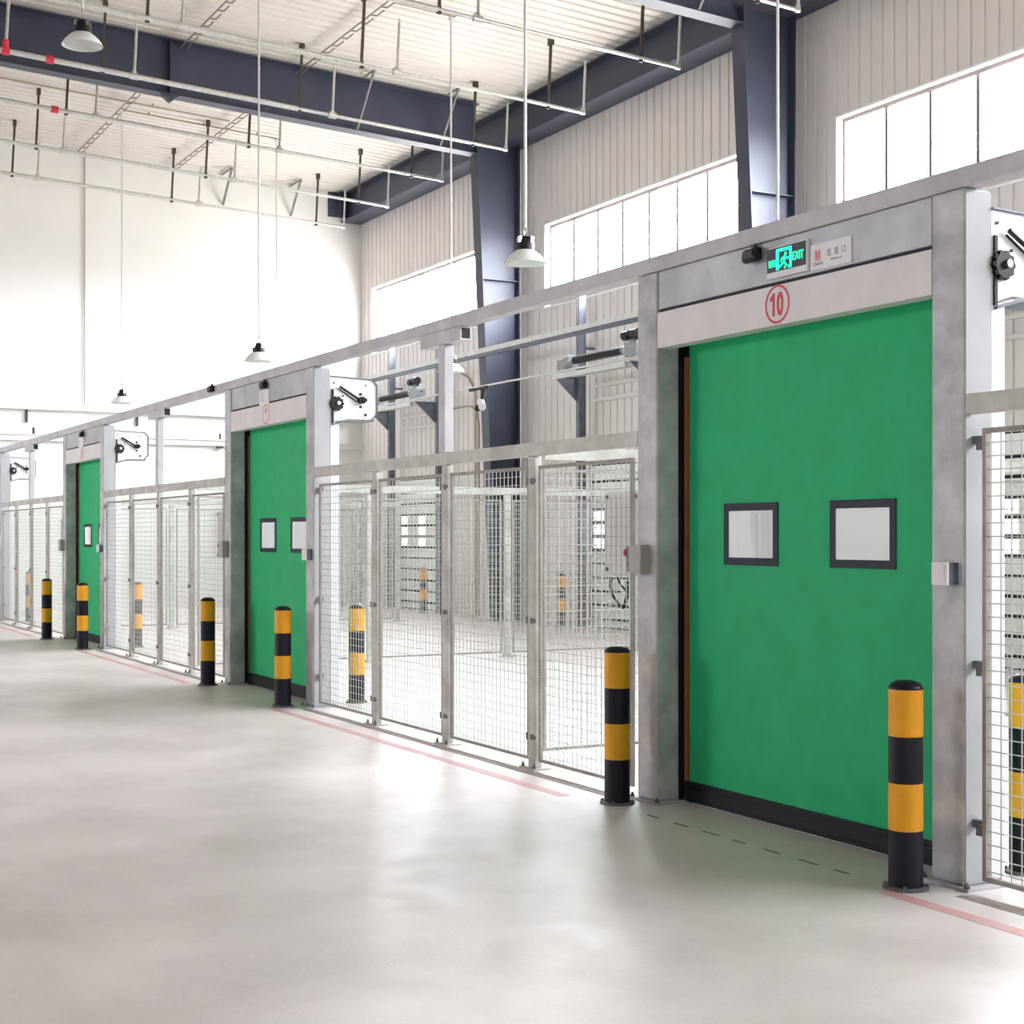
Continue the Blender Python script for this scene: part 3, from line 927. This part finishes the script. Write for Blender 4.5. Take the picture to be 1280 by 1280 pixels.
# ------------------------------------------------------------------ dock doors and their gear on the back wall
def dock_door(n, xl, where):
    xr = xl + 2.5
    d = struct('door_%d' % n, MB().box(xl, xr, 8.90, 8.925, 0.0, 2.86), BLACKR)
    zs = [0.0, 0.16, 0.40, 0.64, 0.88, 1.12, 1.36, 1.60, 1.84, 2.08, 2.32, 2.56, 2.86]
    wins = [(xl + 0.11, xl + 0.44), (xl + 1.03, xl + 1.36), (xl + 1.95, xl + 2.28)]
    for i in range(len(zs) - 1):
        a, b = zs[i] + 0.022, zs[i + 1] - 0.022
        lit = i in (6, 7, 8)
        mb = MB()
        if lit:
            e = [xl + 0.03] + [t for p in wins for t in p] + [xr - 0.03]
            for k in range(0, len(e), 2):
                mb.box(e[k], e[k + 1], 8.87, 8.90, a, b)
            for p, q in wins:
                mb.box(p, q, 8.87, 8.90, a, a + 0.018).box(p, q, 8.87, 8.90, b - 0.018, b)
        else:
            mb.box(xl + 0.03, xr - 0.03, 8.87, 8.90, a, b)
        s = obj('slat', mb, DOCK, d)
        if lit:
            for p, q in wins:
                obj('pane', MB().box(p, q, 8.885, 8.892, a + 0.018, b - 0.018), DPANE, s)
    # upright tracks
    for k, x in enumerate((xl, xr)):
        tr = thing('track_post', 'dark steel upright %s of the %s dock door' % ('left' if k == 0 else 'right', where), 'post', (x, 8.66, 0), 'dock door uprights')
        obj('upright', MB().box(-0.055, 0.055, -0.06, 0.0, 0, 5.9).box(-0.055, -0.045, 0, 0.08, 0, 5.9).box(0.045, 0.055, 0, 0.08, 0, 5.9), TRACK, tr)
        obj('gusset', MB().prism([(-0.06, 4.40), (-0.06, 3.98), (-0.52, 4.40)], 0, -0.05, -0.035), TRACK, tr)
        obj('gusset_flange', MB().box(-0.06, 0.0, -0.54, -0.06, 4.40, 4.415), TRACK, tr)
        obj('wall_tie', MB().box(-0.04, 0.04, 0.0, 0.27, 4.9, 4.94).box(-0.04, 0.04, 0.0, 0.27, 2.2, 2.24), TRACK, tr)
        obj('guide_rod', MB().tube((0.03, -0.085, 5.35), (0.03, -0.085, 6.1), 0.02, 6), CHROME, tr)
    # spring gear on the bar
    sp = thing('spring_gear', 'torsion spring and bearing gear above the %s dock door' % where, 'door gear', (xl + 0.2, 8.05, 4.46), 'dock door gear')
    obj('bearing', MB().box(0.06, 0.34, -0.02, 0.16, 0.0, 0.17).tube((0.30, 0.06, 0.13), (0.48, 0.06, 0.13), 0.12, 16), GEAR, sp)
    sb = MB().tube((0.54, 0.05, 0.135), (2.12, 0.05, 0.135), 0.062, 14)
    k = 0.56
    while k < 2.10:
        sb.tube((k, 0.05, 0.135), (k + 0.022, 0.05, 0.135), 0.070, 14, cap=False)
        k += 0.05
    obj('spring', sb, SPRINGM, sp)
    obj('spring_end', MB().tube((2.10, 0.05, 0.135), (2.18, 0.05, 0.135), 0.075, 14), GEAR, sp)
    obj('axle', MB().tube((0.1, 0.05, 0.135), (2.7, 0.05, 0.135), 0.016, 8), GEAR, sp)
    mo = obj('motor', MB().box(2.28, 2.62, -0.06, 0.16, 0.0, 0.22).tube((2.45, 0.05, 0.20), (2.45, 0.05, 0.29), 0.10, 12), GEAR, sp, bevel=0.01)
    obj('cam_wheel', MB().tube((2.22, -0.02, 0.35), (2.36, -0.02, 0.35), 0.075, 12).tube((2.30, -0.02, 0.35), (2.50, -0.02, 0.35), 0.03, 8).tube((2.46, -0.02, 0.36), (2.62, -0.02, 0.36), 0.075, 12).box(2.26, 2.6, -0.05, 0.02, 0.27, 0.36), BLACKP, mo)
    obj('header_channel', MB().box(-0.10, 2.24, -0.02, 0.03, -0.135, -0.055).box(-0.10, 2.24, 0.0, 0.44, -0.075, -0.06), RAIL, sp)
    return d


for n, xl, where in ((1, -31.36, 'farthest'), (2, -23.05, 'middle'), (3, -14.53, 'nearest')):
    dock_door(n, xl, where)
    for z, w2 in ((4.22, 'upper'), (3.97, 'lower')):
        g = obj('wall_girt', MB().box(0.08, 2.52, 0, 0.05, 0, 0.055).box(0.08, 2.52, -0.03, 0.05, 0.055, 0.065), CLAD, None, label='beige wall channel above the %s dock door, the %s one' % (where, w2), category='channel')
        o = g
        o.location = (xl, Y_BACK - 0.06, z)
for xa, xb, which in ((-33.0, 2.0, ''),):
    rr = thing('crane_rail', 'pale steel rail running along the wall below the clerestory windows', 'rail', (xa, 7.86, 4.97))
    obj('web', MB().box(0, xb - xa, 0.0, 0.04, 0.06, 0.15), RAIL, rr)
    obj('lip_shade_strip', MB().box(0, xb - xa, 0.03, 0.10, 0.0, 0.06), TRACK, rr)  # dark colour stands in for the shadow under the rail's pale web
    bar = thing('shaft_bar', 'thin steel bar crossing the columns under the springs', 'bar', (xa, 8.03, 4.425))
    obj('bar', MB().box(0, 14.0, -0.02, 0.02, 0.0, 0.032), RAIL, bar)

cm = thing('security_camera', 'small white security camera hanging from the thin bar', 'camera', (-25.47, 7.97, 4.42))
obj('arm', MB().tube((-0.55, 0, -0.02), (0.15, 0, -0.02), 0.035, 8, r1=0.03).tube((0.02, 0, -0.02), (-0.04, -0.02, -0.28), 0.022, 8), BLACKP, cm)
obj('body', MB().tube((-0.10, 0.0, -0.28), (0.16, -0.10, -0.40), 0.075, 12), WHITE, cm, smooth=True)
obj('lens', MB().tube((0.02, -0.10, -0.39), (0.10, -0.16, -0.43), 0.055, 12), BLACKP, cm)
for dx, pts in ((-27.63, [(0, 0, 0), (0, 0, 4.45), (-0.08, 0, 4.62), (-0.32, 0, 4.86), (-0.75, 0, 5.02)]), (-27.36, [(0, 0, 0), (0, 0, 3.85), (-0.08, 0, 4.08), (-0.28, 0, 4.24), (-0.5, 0, 4.27), (-1.4, 0, 4.27)])):
    o = obj('conduit', MB().path(pts, 0.022, 6), CONDUIT, None, label='brown wall conduit bending left, %s of the pair by the dark column' % ('taller' if dx < -27.5 else 'shorter'), category='conduit')
    o.location = (dx, 8.90 if dx < -27.5 else 8.84, 0)

# ------------------------------------------------------------------ sprinkler pipes
PIPES = [-32.4, -29.9, -27.2, -24.5, -21.75, -18.97, -16.15]
ORD = ['first', 'second', 'third', 'fourth', 'fifth', 'sixth', 'seventh']
SL = 0.0545


def pz(y):
    return 8.655 + SL * (7.94 - y)


for i, x in enumerate(PIPES):
    t = thing('sprinkler_pipe', '%s galvanised sprinkler pipe under the roof, counted from the white end wall' % ORD[i], 'pipe', (x, 7.94, pz(7.94)), 'sprinkler pipes under the roof')
    L = 7.94 - (-15.5)
    obj('pipe', MB().tube((0, 0, 0), (0, -4.0, SL * 4.0), 0.030, 10).tube((0, -4.0, SL * 4), (0, -L, SL * L), 0.043 if i > 1 else 0.038, 10), PIPE, t, smooth=True)
    obj('elbow', MB().tube((0, -0.05, 0), (0, 0.02, 0.0), 0.040, 10).tube((0, 0.0, -0.03), (0, 0.0, 0.07), 0.036, 10), PIPE, t, smooth=True)
    nx = -SL
    for y in (7.27, 3.96, 0.64, -2.68, -6.0):
        dy, z0 = y - 7.94, pz(y) - pz(7.94)
        top = zc(y) - pz(y)
        H = top - 0.12
        h = obj('hanger', MB().box(-0.022, 0.022, dy - 0.03, dy + 0.03, z0 - 0.06, z0 + 0.05).tube((0, dy, z0), (0, dy + H * 0.05, z0 + H), 0.027, 4), HANGER, t)
        obj('beam_clip', MB().box(-0.06, 0.06, dy + H * 0.05 - 0.03, dy + H * 0.05 + 0.03, z0 + H, z0 + H + 0.12), HANGER, h)
    for y in (7.94, 4.56, 1.15, -2.3, -5.7):
        dy, z0 = y - 7.94, pz(y) - pz(7.94)
        H = zc(y) - pz(y) - 0.34
        rs = obj('riser', MB().tube((0, dy, z0), (0, dy + H * 0.05, z0 + H), 0.024, 8), PIPE, t, smooth=True)
        if y < 7.9:
            obj('tee', MB().tube((0, dy - 0.07, z0 + SL * 0.07), (0, dy + 0.07, z0 - SL * 0.07), 0.053, 10).tube((0, dy, z0), (0, dy, z0 + 0.08), 0.042, 10), PIPE, rs, smooth=True)
        obj('sprinkler_head', MB().lathe([(0.014, 0), (0.02, 0.02), (0.012, 0.05), (0.022, 0.07), (0.03, 0.075), (0.004, 0.08)], 8, (0, dy + H * 0.05, z0 + H)), PIPE, rs)
    for y in {2: (0.44,), 3: (-0.85, -0.18), 4: (-1.6,)}.get(i, ()):
        dy, z0 = y - 7.94, pz(y) - pz(7.94)
        obj('red_coupling', MB().tube((0, dy - 0.06, z0 + SL * 0.06), (0, dy + 0.06, z0 - SL * 0.06), 0.062, 12), RED, t)
    if i == 3:
        y = -0.85
        dy, z0 = y - 7.94, pz(y) - pz(7.94)
        obj('cross_riser', MB().tube((0, dy, z0), (0, dy + 0.08, z0 + 1.3), 0.026, 8), PIPE, t)
        obj('red_coupling', MB().tube((0, dy, z0 - 0.03), (0, dy, z0 + 0.17), 0.05, 12), RED, t)

# ------------------------------------------------------------------ hanging lamps
def make_lamp(loc, rod, label):
    t = thing('high_bay_lamp', label, 'lamp', loc, 'hanging high bay lamps')
    # local origin: rim of the reflector
    obj('reflector', MB().lathe([(0.217, 0.0), (0.213, 0.012), (0.190, 0.048), (0.150, 0.092), (0.100, 0.130), (0.095, 0.126), (0.144, 0.086), (0.183, 0.042), (0.205, 0.008), (0.217, 0.0)], 32, cap=False), REFL, t, smooth=True)
    h = obj('driver_housing', MB().lathe([(0.085, 0.126), (0.092, 0.130), (0.094, 0.20), (0.086, 0.235), (0.07, 0.265), (0.02, 0.272)], 24), BLACKP, t, smooth=True)
    for q in range(4):
        a = q * PI / 2 + 0.35
        cx, cy = 0.086 * math.cos(a), 0.086 * math.sin(a)
        obj('tab', MB().box(cx - 0.018, cx + 0.018, cy - 0.018, cy + 0.018, 0.20, 0.262), CHROME, h)
    obj('hook', MB().path([(0.0, 0, 0.27), (0.022, 0, 0.30), (0.026, 0, 0.33), (0.010, 0, 0.355), (0, 0, 0.36)], 0.008, 8)
        .path([(0.0, 0, 0.27), (-0.022, 0, 0.30), (-0.026, 0, 0.33), (-0.010, 0, 0.355)], 0.008, 8).tube((0, 0, 0.35), (0, 0, 0.41), 0.012, 8), CHROME, t)
    obj('rod', MB().tube((0, 0, 0.40), (0, 0, rod), 0.016, 8), CORD, t, smooth=True)
    obj('canopy', MB().lathe([(0.012, rod - 0.06), (0.04, rod - 0.03), (0.045, rod)], 12), CORD, t)
    return t


for x, y, z, lab in ((-13.40, 2.27, 4.34, 'hanging lamp in front of the middle dark column, largest over the fence'),
                     (-21.68, 2.29, 4.20, 'hanging lamp above the second green door'),
                     (-29.98, 2.30, 4.22, 'small hanging lamp before the white wall, above the farthest fence'),
                     (-21.68, 5.46, 4.20, 'hanging lamp half hidden by the fence\'s upper post'),
                     (-30.03, 5.50, 4.20, 'hanging lamp hidden behind the second door header, rod showing'),
                     (-13.42, 5.46, 4.20, 'hanging lamp hidden behind the door 10 header, rod showing')):
    make_lamp((x, y, z), zc(y) - z - (0.126 if y < 3 else 0.088 if x < -20 else 0.0), lab)
ly = -1.41
make_lamp((-16.6, ly, 6.88), zc(ly) - 6.88, 'hanging lamp high up beside the big dark rafter, just under the roof')
